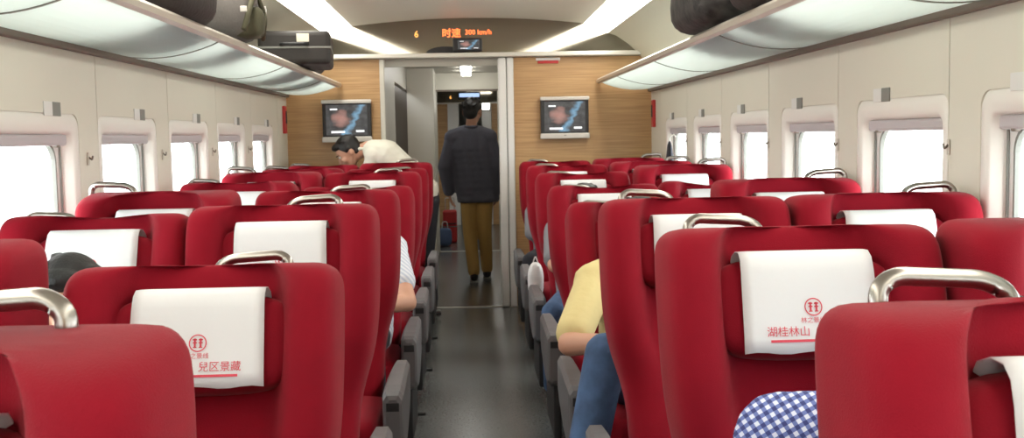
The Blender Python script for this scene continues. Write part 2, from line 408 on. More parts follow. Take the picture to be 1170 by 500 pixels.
# ---- vestibule beyond the doorway
vs_ = sempty('wall_vestibule')
def vb(name, c, size, m, bev=0): return struct(name, MB().box(c, size, bev), M_[m], vs_)
vb('side_panel', (-.72, 9.48, 1.1), (.05, 1.42, 2.2), 'steellight')
vb('side_panel', (-.72, 11.15, 2.08), (.05, 1.95, .24), 'steellight')
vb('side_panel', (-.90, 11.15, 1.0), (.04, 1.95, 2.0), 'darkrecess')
vb('partition', (-.54, 12.15, 1.1), (.30, .06, 2.2), 'steellight'); vb('dark_gap_panel', (-.95, 12.16, 1.1), (.52, .05, 2.2), 'darkrecess')  # dark panel closing the recess end, where a door gap shows
vb('side_panel', (-.41, 12.6, 1.1), (.05, .9, 2.2), 'steellight')
vb('side_panel', (.42, 10.9, 1.1), (.05, 4.3, 2.2), 'steellight')
vb('lintel', (-.02, 13.07, 2.1), (.9, .07, .22), 'ceiling', .01)
vb('door_jamb', (-.40, 13.05, 1.0), (.05, .1, 2.0), 'steellight', .01)
vb('door_jamb', (.39, 13.05, 1.0), (.05, .1, 2.0), 'steellight', .01)
vb('lintel_edge', (-.02, 13.02, 1.985), (.85, .05, .02), 'darktrim')
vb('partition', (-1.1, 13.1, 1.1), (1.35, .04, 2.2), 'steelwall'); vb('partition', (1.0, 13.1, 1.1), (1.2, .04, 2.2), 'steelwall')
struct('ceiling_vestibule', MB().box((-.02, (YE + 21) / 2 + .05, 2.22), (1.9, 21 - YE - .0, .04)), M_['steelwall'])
vb('side_panel', (-.97, 17, 1.1), (.05, 7.8, 2.2), 'steellight'); vb('side_panel', (.97, 17, 1.1), (.05, 7.8, 2.2), 'steellight')
vb('wood_panel', (-.63, 17.02, .98), (.62, .05, 1.96), 'wood'); vb('wood_panel', (.66, 17.02, .98), (.56, .05, 1.96), 'wood')
vb('white_door_leaf', (-.235, 17.0, .98), (.18, .05, 1.96), 'white', .005); vb('door_post', (.30, 16.99, .98), (.15, .06, 1.96), 'white', .01)
vb('bulkhead_panel', (0, 17.02, 2.08), (1.9, .05, .25), 'bulkhead'); vb('beam', (0, 16.98, 1.955), (1.9, .05, .025), 'beam')
vb('back_wall', (0, 20.9, 1.1), (1.9, .05, 2.2), 'steellight')
for i in range(5):
    y = 10.1 + i * .62
    l = thing('ceiling_lamp', 'square white lamp in the vestibule ceiling, %s from the doorway' % ('first', 'second', 'third', 'fourth', 'fifth')[i], 'lamp', (-.01, y, 2.198), 0, 'vestibule ceiling lamps')
    MB().box((0, 0, 0), (.15, .30, .012), .004).build('lamp_frame', M_['silver'], l)
    MB().box((0, 0, -.03), (.11, .20, .05), .006).build('diffuser', M_['lamp'], l)
l = thing('ceiling_lamp', 'added white ceiling light beyond the second vestibule door', 'lamp', (.2, 15.2, 2.198), 0, 'vestibule ceiling lamps')  # unseen lamp, added to light the space past the second door
MB().box((0, 0, 0), (.5, .5, .012), .004).build('lamp_frame', M_['silver'], l)
MB().box((0, 0, -.008), (.44, .44, .01), .003).build('diffuser', M_['lamp'], l)
l = thing('wall_lamp', 'small bright lamp at the far doorway, beside the walking man', 'lamp', (.29, 16.95, 1.895))
MB().box((0, 0, 0), (.14, .03, .12), .01).build('lamp_housing', M_['silver'], l)
MB().box((0, -.018, 0), (.11, .012, .09), .004).build('diffuser', M_['lamp'], l)

# ---- overhead racks
def rack(side):
    s = 1 if side == 'right' else -1
    wx, fx = (WR, 1.085) if s > 0 else (WL, -1.045)
    zf, zw = 1.85, 1.79
    r = thing('luggage_rack', 'frosted glass overhead luggage rack along the %s wall' % side, 'rack', (wx, 0, 1.8), 0, 'overhead racks')
    L = lambda x, y, z: (x - wx, y, z - 1.8)
    def und(t, dz=0): return (wx - s * .012 + (fx - wx + s * .012) * t, zw + (zf - zw) * t - .035 * math.sin(PI * t) ** .8 + dz)
    y = 8.66
    cuts = [8.66, 7.75, 6.2, 4.6, 3.0, 1.4, -.2, -1.8, -3.4, -5.9]
    for a, b in zip(cuts, cuts[1:]):
        a -= .006; b += .006
        low = [und(i / 10) for i in range(11)]; top = [und(i / 10, .012) for i in range(10, -1, -1)]
        loop = low + top
        MB().grid([[L(px, yy, pz) for px, pz in loop] for yy in (a, b)], True, True, True).build('glass_panel', M_['frost'], r)
        if a < 8.6:
            loop2 = [und(i / 10, -.003) for i in range(11)] + [und(i / 10, .016) for i in range(10, -1, -1)]
            MB().grid([[L(px, yy, pz) for px, pz in loop2] for yy in (a + .0125, a - .0005)], True, True, True).build('rack_bracket', M_['greypl'], r)
    fr = [(fx, zf - .016), (fx - s * .022, zf - .008), (fx - s * .026, zf + .012), (fx - s * .012, zf + .026), (fx + s * .012, zf + .024), (fx + s * .016, zf - .004)]
    MB().grid([[L(px, yy, pz) for px, pz in fr] for yy in (8.68, -5.9)], True, True, True).build('front_rail', M_['rail'], r)
    MB().box(L(wx - s * .018, (8.68 - 5.9) / 2, zw - .012), (.035, 14.58, .03), .006).build('wall_rail', M_['darktrim'], r)  # brown strip whose dark colour draws the shadow line under the rack
    return r
rack('left'); rack('right')

# ================================================================== SEATS
def back_row(z, w, d, yb):
    h = [(0, -.05), (w - .19, -.05), (w - .14, -.055), (w - .115, -.06 - .45 * d), (w - .095, -.06 - .9 * d), (w - .06, -.065 - d), (w - .02, -.06 - d), (w, -.03 - d), (w, -.01), (w - .004, .04), (w - .03, yb), (w * .4, yb + .01)]
    return [(x, y, z) for x, y in h] + [(0, yb + .012, z)] + [(-x, y, z) for x, y in reversed(h[1:])]
def make_backrest():
    prof_ = [(-.03, .20, .025, .05), (.03, .212, .03, .06), (.15, .216, .03, .07), (.22, .22, .03, .075), (.29, .236, .045, .075), (.36, .258, .075, .075), (.43, .272, .10, .075), (.52, .279, .115, .072), (.62, .28, .12, .068), (.70, .28, .12, .062), (.752, .279, .118, .058), (.775, .276, .112, .052)]
    rows = [back_row(*p) for p in prof_]
    def shrink(row, z, f, g):
        return [(x - math.copysign(min(abs(x), f), x) if abs(x) > .08 else x, y * g + (1 - g) * -.005, z) for x, y, _ in row]
    rows.append(shrink(rows[-1], .793, .010, .93)); rows.append(shrink(rows[-2], .801, .024, .78)); rows.append(shrink(rows[-3], .804, .042, .55))
    rows = [[(x, y, z - .033 * min(1, max(0, (-y - .05) / .13)) * min(1, max(0, (z - .45) / .3)) + .02 * min(1, max(0, (z - .45) / .3))) for x, y, z in r] for r in rows]
    return MB().grid(rows, True, True, True).build('backrest', M_['fabric'], None, True, 1)
def make_pillow():
    return MB().superell((0, -.085, .642), (.198, .058, .106), .55).build('headrest_pillow', M_['pillow'], None, True, 1)
CF = -.1465
def make_cover():
    path = [(-.052, .70), (-.056, .735), (-.075, .752), (-.105, .756), (-.130, .750), (-.143, .735), (CF, .71), (CF, .67), (CF, .62), (CF, .58), (CF + .002, .548)]
    rows = []
    nx = 12
    for j, (y, z) in enumerate(path):
        hw = .132 + .004 * max(0, j - 4)/6
        rows.append([(-hw + 2 * hw * i / nx, y + (.0 if j > 6 else 0) - .0015 * (1 if i not in (0, nx) else -1), z + .0025 * math.sin(i * 1.3) * (j == len(path) - 1)) for i in range(nx + 1)])
    o = MB().grid(rows).build('headrest_cover', M_['cloth'], None, True)
    md = o.modifiers.new('thickness', 'SOLIDIFY'); md.thickness = .0022; md.offset = 1
    return o
def make_print():
    bm = bmesh.new(); yy = CF - .006
    def put(me, cx, cz):
        t = bmesh.new(); t.from_mesh(me)
        for v in t.verts: v.co = Vector((cx + v.co.x, yy, cz + v.co.y))
        tmp = bpy.data.meshes.new('t'); t.to_mesh(tmp); t.free(); bm.from_mesh(tmp); bpy.data.meshes.remove(tmp)
    put(text_mesh('林之景线', .0125, 'small_text'), .002, .6105)
    put(text_mesh('湖桂林山  兒区景藏', .0215, 'large_text'), .0, .588)
    def quad(x0, x1, z0, z1):
        bm.faces.new([bm.verts.new((a, yy, b)) for a, b in ((x0, z0), (x1, z0), (x1, z1), (x0, z1))])
    quad(-.085, .085, .5685, .5735)
    def ring(cx, cz, r0, r1, n=28):
        a = [bm.verts.new((cx + r0 * math.cos(2 * PI * i / n), yy, cz + r0 * math.sin(2 * PI * i / n))) for i in range(n)]
        b = [bm.verts.new((cx + r1 * math.cos(2 * PI * i / n), yy, cz + r1 * math.sin(2 * PI * i / n))) for i in range(n)]
        for i in range(n): bm.faces.new((a[i], a[(i + 1) % n], b[(i + 1) % n], b[i]))
    ring(.004, .637, .0155, .0178)
    for sx in (-1, 1):          # two figures inside the ring, a stem and two bars each
        quad(.004 + sx * .0058 - .0019, .004 + sx * .0058 + .0019, .6275, .6465)
        quad(.004 + sx * .0058 - .0042, .004 + sx * .0058 + .0042, .6425, .6455); quad(.004 + sx * .0058 - .0042, .004 + sx * .0058 + .0042, .6365, .639)
        quad(.004 + sx * .0058 - .0036, .004 + sx * .0058 + .0036, .6275, .6295)
    me = bpy.data.meshes.new('printed_logo'); bm.to_mesh(me); bm.free(); me.materials.append(M_['print'])
    o = bpy.data.objects.new('printed_logo', me); COL.objects.link(o); return o
def make_handle(sx, off):
    x0, x1 = sx * (off + .078), sx * (off - .078)
    pts = fillet([(x0, .01, .79), (x0 - sx * .002, .01, .838), (x0 - sx * .022, .01, .852), (x1 + sx * .03, .01, .846), (x1, .01, .83), (x1 - sx * .004, .01, .79)], .022, 5)
    return MB().tube(pts, .0112, 12).build('grab_handle', M_['chrome'], None, True)
def make_cushion():
    b = MB(); b.superell((0, 0, 0), (.225, .27, .075), .42, 28, 14)
    return b.build('seat_cushion', M_['fabric'], None, True, 0, (0, -.22, .385))
def make_pod(sx):
    # sculpted armrest: wide rounded front end, narrowing to the back
    rows = []
    for y, hw, zt, zb in ((-.455, .024, .53, .345), (-.45, .032, .545, .33), (-.43, .036, .556, .317), (-.36, .037, .562, .315), (-.2, .036, .565, .34), (-.02, .033, .562, .38), (.08, .030, .555, .41)):
        rows.append([(hw, y, zb + .02), (hw, y, zt - .02), (hw - .012, y, zt), (-hw + .012, y, zt), (-hw, y, zt - .02), (-hw, y, zb + .02), (-hw + .015, y, zb), (hw - .015, y, zb)])
    return MB().grid(rows, True, True, True).build('armrest', M_['grey_plastic'], None, False)
def make_seat(sx):
    """sx: +1 when the outer side of the seat is +x"""
    parts = {}
    bk = make_backrest(); pl = make_pillow(); cv = make_cover(); lg = make_print(); lg.parent = cv; hd = make_handle(sx, .078)
    cu = make_cushion()
    pod = make_pod(sx)
    inset = MB().box((0, -.4535, .505), (.045, .006, .03), .002).build('armrest_inset', M_['dark_plastic'], pod)
    slim = MB().box((0, -.17, .535), (.045, .50, .06), .018).build('armrest', M_['grey_plastic'], None)
    side = MB().box((0, -.17, .24), (.034, .46, .36), .012).build('side_panel', M_['dark_plastic'], None)
    base = MB().box((0, -.16, .16), (.34, .34, .32), .02).build('seat_base', M_['dark_plastic'], None)
    ped = MB().box((0, 0, .035), (.10, .03, .018), .006).box((-.03 * sx, -.03, .03), (.03, .08, .03), .006).build('foot_pedal', M_['black'], None)
    return dict(back=bk, pillow=pl, cover=cv, logo=lg, handle=hd, cushion=cu, pod=pod, inset=inset, slim=slim, side=side, base=base, pedal=ped)
PROTO = {1: make_seat(1)}
PROTO[-1] = dict(PROTO[1]); PROTO[-1]['handle'] = make_handle(-1, .125)
WINH = {1: make_handle(1, .19), -1: make_handle(-1, .19)}
_made = [o for o in PROTO[1].values()] + [PROTO[-1]['handle']] + list(WINH.values())
ORD = ('nearest', 'second', 'third', 'fourth', 'fifth', 'sixth', 'seventh', 'farthest')
DROP = {(-.555, 2): .055, (.668, 4): .05, (.668, 5): .03, (.668, 6): .01}       # a reclined back also slides down
def seat(x, y, sx, aisle, tilt_deg, label, pedal_x):
    P = PROTO[sx]
    t = thing('train_seat', label, 'seat', (x, y, 0), 0, 'red train seats')
    piv = (0, 0, .42 - DROP.get((round(x, 3), round(y)), 0)); rot = (-math.radians(tilt_deg), 0, 0)
    copy_obj(P['back'], t, piv, rot); copy_obj(P['pillow'], t, piv, rot); copy_obj(P['handle'] if aisle else WINH[sx], t, piv, rot)
    c = copy_obj(P['cover'], t, piv, rot); copy_obj(P['logo'], c)
    copy_obj(P['cushion'], t); copy_obj(P['base'], t)
    if aisle:
        po = .278 if sx > 0 else .306; p = copy_obj(P['pod'], t, (sx * po, 0, 0)); copy_obj(P['inset'], p)
        copy_obj(P['side'], t, (sx * (po - .012), 0, 0)); copy_obj(P['pedal'], t, (pedal_x, .23, 0))
        copy_obj(P['slim'], t, (-sx * .283, 0, 0))
    else:
        copy_obj(P['slim'], t, (sx * .262, 0, 0))
    return t
T_ = {('L', 2): 19, ('L', 5): 29, ('R', 4): 25, ('R', 5): 25, ('R', 6): 22, ('R', 7): 20, ('L', 7): 21, ('L', 8): 12, ('LW', 5): 18, ('LW', 7): 16, ('LW', 8): 18, ('LW', 4): 3, ('RW', 5): 30, ('RW', 3): 13, ('LW', 3): 23, ('L', 1): 4, ('R', 1): 12, ('R', 2): 16}
for k in range(1, 9):
    for code, x, sx, aisle, where in (('L', -.555, 1, True, 'aisle seat left of the aisle'), ('LW', -1.115, -1, False, 'window seat by the left wall'),
                                      ('R', .668, -1, True, 'aisle seat right of the aisle'), ('RW', 1.2285, 1, False, 'window seat by the right wall')):
        seat(x, .98 if (code, k) == ('L', 1) else float(k) + (.05 if code == 'L' and k < 4 else -.14 if (code, k) == ('LW', 4) else 0), sx, aisle, T_.get((code, k), (15 if aisle else 7) + (k * 7 + len(code) * 3) % 4), 'red velvet %s, %s row' % (where, ORD[k - 1]), (.265 if code == 'L' else -.21))
for o in set(_made): bpy.data.objects.remove(o)

# ================================================================== WALL FITTINGS
for side, x, s in (('left', WL, -1), ('right', WR, 1)):
    for k in range(-1, 5):
        y = 3.83 + k; near = {-1: 'nearest', 0: 'second nearest', 1: 'third', 2: 'fourth', 3: 'fifth', 4: 'farthest'}[k]
        p = thing('seat_number_plate', 'small white and grey seat number plate above the %s window in the %s wall' % (near, side), 'sign', (x, y, 1.545), 0, 'seat number plates')
        MB().box((-s * .002, s * .038, 0), (.004, .076, .05), .001).build('number_half', M_['white'], p)
        MB().box((-s * .002, -s * .038, 0), (.004, .074, .05), .001).build('pictogram_half', M_['greypl'], p)
        if k < 4:
            yh = 3.29 + k + (.87 if s < 0 else .99)
            h = thing('coat_hook', 'small metal coat hook on the %s wall beyond the %s window' % (side, near), 'hook', (x, yh, 1.36), 0, 'coat hooks')
            MB().box((-s * .004, 0, 0), (.005, .016, .05), .002).build('hook_plate', M_['rail'], h)
            MB().tube(fillet([(-s * .004, 0, .008), (-s * .018, 0, -.006), (-s * .021, 0, .012)], .008), .0035, 8).build('hook', M_['darktrim'], h, True)
    e = thing('emergency_box', 'small red emergency hammer box on the %s wall by the wood end wall' % side, 'safety box', (x, 8.55, 1.58), 0, 'emergency boxes')
    MB().box((-s * .012, 0, 0), (.024, .08, .22), .006).build('box_body', M_['redbox'], e)
    MB().box((-s * .026, .0, .02), (.006, .04, .10), .003).build('hammer', M_['dark_plastic'], e)
def tv(x, z, label):
    t = thing('wall_television', label, 'television', (x, YE, z), 0, 'wall televisions')
    MB().box((0, -.03, 0), (.395, .06, .345), .01).build('television_body', M_['dark_plastic'], t)
    MB().box((0, -.066, .156), (.405, .02, .030), .006).build('top_frame', M_['silver'], t)
    b = MB().box((0, -.066, -.150), (.405, .02, .045), .006).build('speaker_bar', M_['silver'], t)
    MB().box((0, -.078, -.145), (.02, .004, .006)).build('badge', M_['greypl'], b)
    MB().box((0, -.0605, .008), (.335, .003, .245)).build('screen', M_['screen'], t)
tv(-.985, 1.565, 'wall television with silver trim left of the doorway, above the bending man')
tv(.795, 1.562, 'wall television with silver trim right of the doorway')
sg = thing('door_sign', 'small white and red sign high on the wood wall right of the doorway', 'sign', (.668, YE, 2.035))
MB().box((0, -.006, .008), (.20, .012, .024), .003).build('white_plate', M_['white'], sg)
MB().box((0, -.006, -.016), (.17, .012, .022), .003).build('red_plate', M_['redbox'], sg)
def led(txt, size, m, loc, name, label, ax):
    me = text_mesh(txt, size, name, .0015, .0005); me.materials.clear(); me.materials.append(m)
    t = thing(name, label, 'display', loc)
    o = bpy.data.objects.new('lit_characters', me); COL.objects.link(o); o.parent = t; o.rotation_euler.x = PI / 2 - tilt * .0
    return t, o
dt, do_ = led('300 km/h', .058, M_['led'], (.04, YE - .012, 2.268), 'speed_display', 'orange lit speed reading in the grey bulkhead above the doorway', 0)
do_.location.x = .06
me = text_mesh('时速', .078, 'chars', .0015, .0012); me.materials.clear(); me.materials.append(M_['led'])
o = bpy.data.objects.new('lit_characters', me); COL.objects.link(o); o.parent = dt; o.rotation_euler.x = PI / 2; o.location = (-.16, 0, -.008); tag(o, 'larger brighter pair of characters')
led('6', .075, M_['led2'], (-.405, YE - .012, 2.257), 'carriage_number', 'amber lit carriage number left of the speed reading', 0)
led('6', .07, M_['led2'], (-.27, 16.985, 2.05), 'carriage_number', 'small amber lit number over the far doorway beyond the vestibule', 0)
m_ = thing('ceiling_monitor', 'small dark box with a screen on the bulkhead just above the doorway beam', 'monitor', (.01, YE - .01, 2.165))  # dark box with a picture on its face, set on the bulkhead
MB().box((0, -.03, 0), (.24, .05, .11), .01).build('monitor_body', M_['dark_plastic'], m_)
MB().box((.01, -.0565, .0), (.18, .004, .075)).build('monitor_screen', M_['screen'], m_)
bo = MB(); bo.grid([[( .16 * math.cos(PI * i / 16), yy, .055 * math.sin(PI * i / 16)) for i in range(17)] for yy in (0, -.012)], True, True, True)
o = bo.build('bulkhead_slab', M_['dark_plastic']); o.location = (-.17, YE - .006, 2.102); tag(o, 'black half oval cowl on the bulkhead left of the small dark box', 'slab')  # thin black half oval set on the bulkhead
m_ = thing('ceiling_monitor', 'bright blue monitor over the far doorway, above the walking man', 'monitor', (.03, 16.96, 2.07))
MB().box((0, 0, 0), (.36, .05, .12), .01).build('monitor_body', M_['dark_plastic'], m_)
MB().box((0, -.027, .01), (.32, .004, .06)).build('monitor_screen', M_['screenblue'], m_)

# ================================================================== PEOPLE
_pending = []
def remesh(mb, name, m, parent, vox=.009, smooth=4):
    o = mb.build(name, m, parent, True)
    md = o.modifiers.new('r', 'REMESH'); md.mode = 'VOXEL'; md.voxel_size = vox; md.use_smooth_shade = True
    s = o.modifiers.new('s', 'SMOOTH'); s.factor = .5; s.iterations = smooth
    _pending.append(o); return o
def bake():
    dg = bpy.context.evaluated_depsgraph_get()
    new = [(o, bpy.data.meshes.new_from_object(o.evaluated_get(dg))) for o in _pending]
    for o, me in new:
        o.modifiers.clear(); m = o.data.materials[0]; o.data = me
        if not me.materials: me.materials.append(m)
        me.polygons.foreach_set('use_smooth', [True] * len(me.polygons))
    _pending.clear()
def hand(mb, wrist, d, palm_n, L, curl=.5):
    """palm plus five bent fingers; d: along the fingers, palm_n: out of the palm, L: +1/-1 thumb side"""
    d = Vector(d).normalized(); n = Vector(palm_n); n = (n - n.dot(d) * d).normalized(); s = d.cross(n) * L
    wrist = Vector(wrist)
    for k in (-.026, -.009, .009, .026): mb.cap(wrist + d * .012 + s * k * .6, wrist + d * .085 + s * k, .016, .013, 1)
    for k, ln in ((.031, .068), (.0105, .078), (-.0105, .073), (-.031, .056)):
        p = wrist + d * .088 + s * k; v = d.copy()
        for i, fr in enumerate((.45, .32, .23)):
            a = curl * (.5, .9, .7)[i]; v = (v * math.cos(a) + n * math.sin(a)).normalized()
            q = p + v * ln * fr * 1.15; mb.cap(p, q, .0095 - .0006 * i, .0090 - .0006 * i, 1); p = q
    p = wrist + d * .03 + s * .03; q = p + (d * .6 + s * .7 + n * .25).normalized() * .042; mb.cap(p, q, .0125, .011, 1)
    mb.cap(q, q + (d * .9 + s * .2 + n * .35).normalized() * .034, .0105, .009, 1)
def person(label, base, J, f, up, top, bottom, sleeve=1.0, sleeve_m=None, shoe=True, hands=((0, -1, -.3), (0, 0, -1)), head_r=1.0, jacket=False, curl=.5, group=None, skinny=1.0):
    """J: world joints; f, up: head facing and head up; top/bottom: clothing materials"""
    b = Vector(base); t = thing('person', label, 'person', base, 0, group)
    V = {k: Vector(v) - b for k, v in J.items()}
    f = Vector(f).normalized(); up = Vector(up); up = (up - up.dot(f) * f).normalized(); sd = f.cross(up)   # sd: the person's right
    R = Matrix((sd, f, up)).transposed()
    H = V['head']; at = lambda x, y, z: H + R @ Vector((x, y, z)) * head_r
    body = MB()
    # head, jaw, nose, ears, neck
    body.ell(at(0, -.01, .025), (.077, .097, .100), 3, R); body.ell(at(0, .03, -.05), (.058, .062, .068), 3, R); body.ell(at(0, .055, -.088), (.03, .03, .022), 2, R)
    body.ell(at(0, .092, -.012), (.013, .016, .03), 2, R); body.ell(at(0, .104, -.028), (.017, .016, .013), 2, R)
    for q in (-1, 1):
        body.ell(at(q * .08, -.01, -.008), (.012, .022, .034), 2, R); body.ell(at(q * .042, .062, -.03), (.028, .03, .028), 2, R)
    body.cap(V['neck'], at(0, -.02, -.04), .058, .056)
    def torso(mb, g, low=0.0):
        c, h = V['chest'], V['hip']; ax = (V['shr'] - V['shl']).normalized()
        hx = (V['hpr'] - V['hpl']).normalized()
        for q in (-1, 0, 1):
            mb.cap(c + ax * q * .085, h + hx * q * .075, .112 + g, .115 + g); mb.cap(c + ax * q * .085, V['neck'].lerp(c, .35) + ax * q * .07, .112 + g, .075 + g)
        for sj in ('shl', 'shr'): mb.cap(V['neck'].lerp(c, .2), V[sj], .062 + g, .068 + g)
    torso(body, 0)
    for q in 'lr':
        body.cap(V['sh' + q], V['el' + q], .056, .044); body.cap(V['el' + q], V['wr' + q], .043, .029)
        body.cap(V['hp' + q], V['kn' + q], .085, .056); body.cap(V['kn' + q], V['an' + q], .056, .038)
        d = V['wr' + q] - V['el' + q]; hd = hands[0] if q == 'l' else hands[1]
        hand(body, V['wr' + q], d, hd, 1 if q == 'l' else -1, curl)
    remesh(body, 'body', M_['skin'], t, .0095, 3)
    # face
    for q in (-1, 1):
        e = MB().ell(at(q * .031, .082, .010), (.0125, .009, .0085), 2, R).build('eye', M_['eye'], t, True)
        MB().ell(at(q * .031, .0885, .010), (.0055, .004, .0055), 2, R).build('iris', M_['iris'], e, True)
        MB().cap(at(q * .016, .094, .030), at(q * .048, .083, .031), .0042, .003, 1).build('eyebrow', M_['hair'], t, True)
    MB().ell(at(0, .091, -.058), (.023, .008, .0065), 2, R).build('mouth', M_['lip'], t, True)
    hr = MB(); hr.ell(at(0, -.025, .042), (.086, .100, .096), 3, R); hr.ell(at(0, -.055, -.005), (.076, .060, .075), 3, R)
    for q in (-1, 1): hr.ell(at(q * .068, -.005, .03), (.018, .035, .035), 2, R)
    hr.ell(at(0, .048, .092), (.062, .045, .03), 2, R)
    rr = random.Random(len(label))
    for i in range(26):
        a = rr.uniform(0, 2 * PI); z = rr.uniform(.02, .12); rad = math.sqrt(max(.05, 1 - ((z - .042) / .1) ** 2)) * .088
        hr.ell(at(math.cos(a) * rad, -.025 + min(math.sin(a), .5) * rad, z), (.016, .018, .014), 1, R)
    remesh(hr, 'hair', M_['hair'], t, .008, 2)
    # clothes
    sh = MB(); g = .028 if jacket else .014; torso(sh, g)
    if jacket:
        hx = (V['hpr'] - V['hpl']).normalized(); dn = (V['hip'] - V['chest']).normalized()
        for q in (-1, 0, 1): sh.cap(V['hip'] + hx * q * .075, V['hip'] + hx * q * .08 + dn * .12, .138, .136)
        for v in sh.bm.verts: v.co.z = max(v.co.z, .775)
    for q in 'lr':
        if sleeve > 1:
            sh.cap(V['sh' + q], V['el' + q], .070 + g * .6, .056 + g * .6); e = V['el' + q].lerp(V['wr' + q], sleeve - 1); sh.cap(V['el' + q], e, .055 + g * .6, .044 + g * .6)
        else: sh.cap(V['sh' + q], V['sh' + q].lerp(V['el' + q], sleeve), .068 + g * .5, .062 + g * .5)
    remesh(sh, 'jacket' if jacket else 'shirt', M_[top], t, .011, 3)
    cl = MB(); cl.tube([V['neck'].lerp(at(0, -.02, -.04), .12) + Vector((math.cos(a), math.sin(a), 0)) * .07 for a in [2 * PI * i / 16 for i in range(17)]], .014, 8)
    cl.build('collar', M_[top], t, True)
    tr = MB()
    hx = (V['hpr'] - V['hpl']).normalized()
    tr.cap(V['hip'] - hx * .07, V['hip'] + hx * .07, .122, .122)
    for q in 'lr':
        tr.cap(V['hip'].lerp(V['hp' + q], .6), V['hp' + q], .115, .105); tr.cap(V['hp' + q], V['kn' + q], .100, .072); tr.cap(V['kn' + q], V['an' + q].lerp(V['kn' + q], .04), .072, .062)
    remesh(tr, 'trousers', M_[bottom], t, .011, 3)
    for q in 'lr':
        a = V['an' + q]; ff = J.get('toe', Vector((0, -1, 0))); ff = Vector(ff).normalized(); z0 = -b.z + .0
        s2 = MB(); s2.ell(Vector((a.x, a.y, z0 + .055)) + ff * -.01, (.043, .05, .05), 2); s2.cap(Vector((a.x, a.y, z0 + .045)), Vector((a.x, a.y, z0 + .036)) + ff * .15, .04, .034)
        for v in s2.bm.verts: v.co.z = max(v.co.z, z0 + .012)
        so = remesh(s2, 'shoe', M_['shoe'], t, .01, 2)
        MB().box(Vector((a.x, a.y, z0 + .007)) + ff * .065, (.08 if abs(ff.y) > .5 else .28, .28 if abs(ff.y) > .5 else .08, .014), .006).build('sole', M_['sole'], so)
    return t
def seated(x, y, tilt_deg=36, hipy=-.27, lean=(0, 0), **o):
    a = math.radians(tilt_deg); s = Vector((lean[0], math.sin(a), math.cos(a))); h = Vector((x, y + hipy, .55))
    neck = h + s * .50; chest = h + s * .36
    J = dict(hip=h, chest=chest, neck=neck, head=neck + s * .09 + Vector((0, -.075, .015)),
             shl=neck + Vector((.17, -.01, -.05)), shr=neck + Vector((-.17, -.01, -.05)), hpl=h + Vector((.09, -.03, -.01)), hpr=h + Vector((-.09, -.03, -.01)),
             knl=Vector((x + .12, y - .62, .53)), knr=Vector((x - .12, y - .62, .53)), anl=Vector((x + .12, y - .52, .09)), anr=Vector((x - .12, y - .52, .09)),
             ell=Vector((x + .20, y - .20, .70)), elr=Vector((x - .20, y - .20, .70)), wrl=Vector((x + .10, y - .42, .68)), wrr=Vector((x - .10, y - .42, .68)))
    J.update({k: Vector(v) for k, v in o.items()}); return J
# the man walking away down the aisle
yw = 10.36
J = dict(hip=(.07, yw, .93), chest=(.02, yw + .01, 1.30), neck=(.03, yw, 1.50), head=(.045, yw + .02, 1.665), shl=(-.145, yw, 1.405), shr=(.195, yw, 1.405),
         hpl=(-.005, yw, .90), hpr=(.145, yw, .90), knl=(-.005, yw + .03, .49), knr=(.145, yw + .03, .49), anl=(.03, yw - .10, .09), anr=(.16, yw + .14, .09),
         ell=(-.235, yw - .03, 1.13), elr=(.27, yw - .03, 1.13), wrl=(-.20, yw + .05, .88), wrr=(.265, yw + .05, .88), toe=(0, 1, 0))
person('man in a charcoal jacket and khaki trousers walking away down the aisle', (.07, yw, 0), J, (.35, 1, 0), (0, 0, 1), 'jacket', 'khaki', 1.95, jacket=True, head_r=1.1, hands=((1, 0, 0), (-1, 0, 0)))
# the man bending over behind the last left row
yb = 8.47
J = dict(hip=(-.37, yb, .99), chest=(-.66, yb - .01, 1.285), neck=(-.80, yb - .02, 1.345), head=(-.955, yb - .03, 1.31), shl=(-.74, yb - .13, 1.285), shr=(-.74, yb + .13, 1.285),
         hpl=(-.34, yb - .09, .90), hpr=(-.34, yb + .09, .90), knl=(-.36, yb - .09, .49), knr=(-.36, yb + .09, .49), anl=(-.33, yb - .09, .09), anr=(-.33, yb + .09, .09),
         ell=(-.83, yb - .10, .97), elr=(-.83, yb + .16, .97), wrl=(-.93, yb - .07, .78), wrr=(-.93, yb + .12, .78), toe=(-1, 0, 0))
person('dark haired man in a white shirt bending over behind the last left row', (-.33, yb, 0), J, (-.80, -.25, -.62), (-.6, -.1, .75), 'whiteshirt', 'dark', .85, hands=((0, 1, 0), (0, -1, 0)))
# yellow shirt, right aisle seat, fourth row
J = seated(.665, 4.0, 36, -.26, shr=(.455, 3.86, .87), elr=(.335, 3.58, .70), wrr=(.52, 3.38, .74), knr=(.425, 3.31, .72), anr=(.275, 3.19, .09), knl=(.74, 3.31, .60), anl=(.74, 3.25, .09), wrl=(.66, 3.42, .72))
person('passenger in a pale yellow shirt and jeans, arm out over the right armrest', (.64, 3.75, 0), J, (.3, -1, -.2), (0, 0, 1), 'yellow', 'jeans', .82, hands=((0, 0, -1), (0, 0, -1)))
# jeans knee, right aisle seat, sixth row
J = seated(.665, 6.0, 42, -.27, knr=(.425, 5.38, .50), anr=(.43, 5.50, .09))
person('passenger in a grey shirt and pale jeans, knee in the aisle, sixth row right', (.64, 5.73, 0), J, (.1, -1, -.2), (0, 0, 1), 'greyshirt', 'jeans', .8, hands=((0, 0, -1), (0, 0, -1)))
J = seated(.665, 8.0, 42, -.27, knr=(.43, 7.40, .53), anr=(.44, 7.50, .09))
person('passenger in dark trousers seated in the farthest row right of the aisle', (.64, 7.73, 0), J, (.1, -1, -.2), (0, 0, 1), 'greyshirt', 'dark', 1.9, hands=((0, 0, -1), (0, 0, -1)))
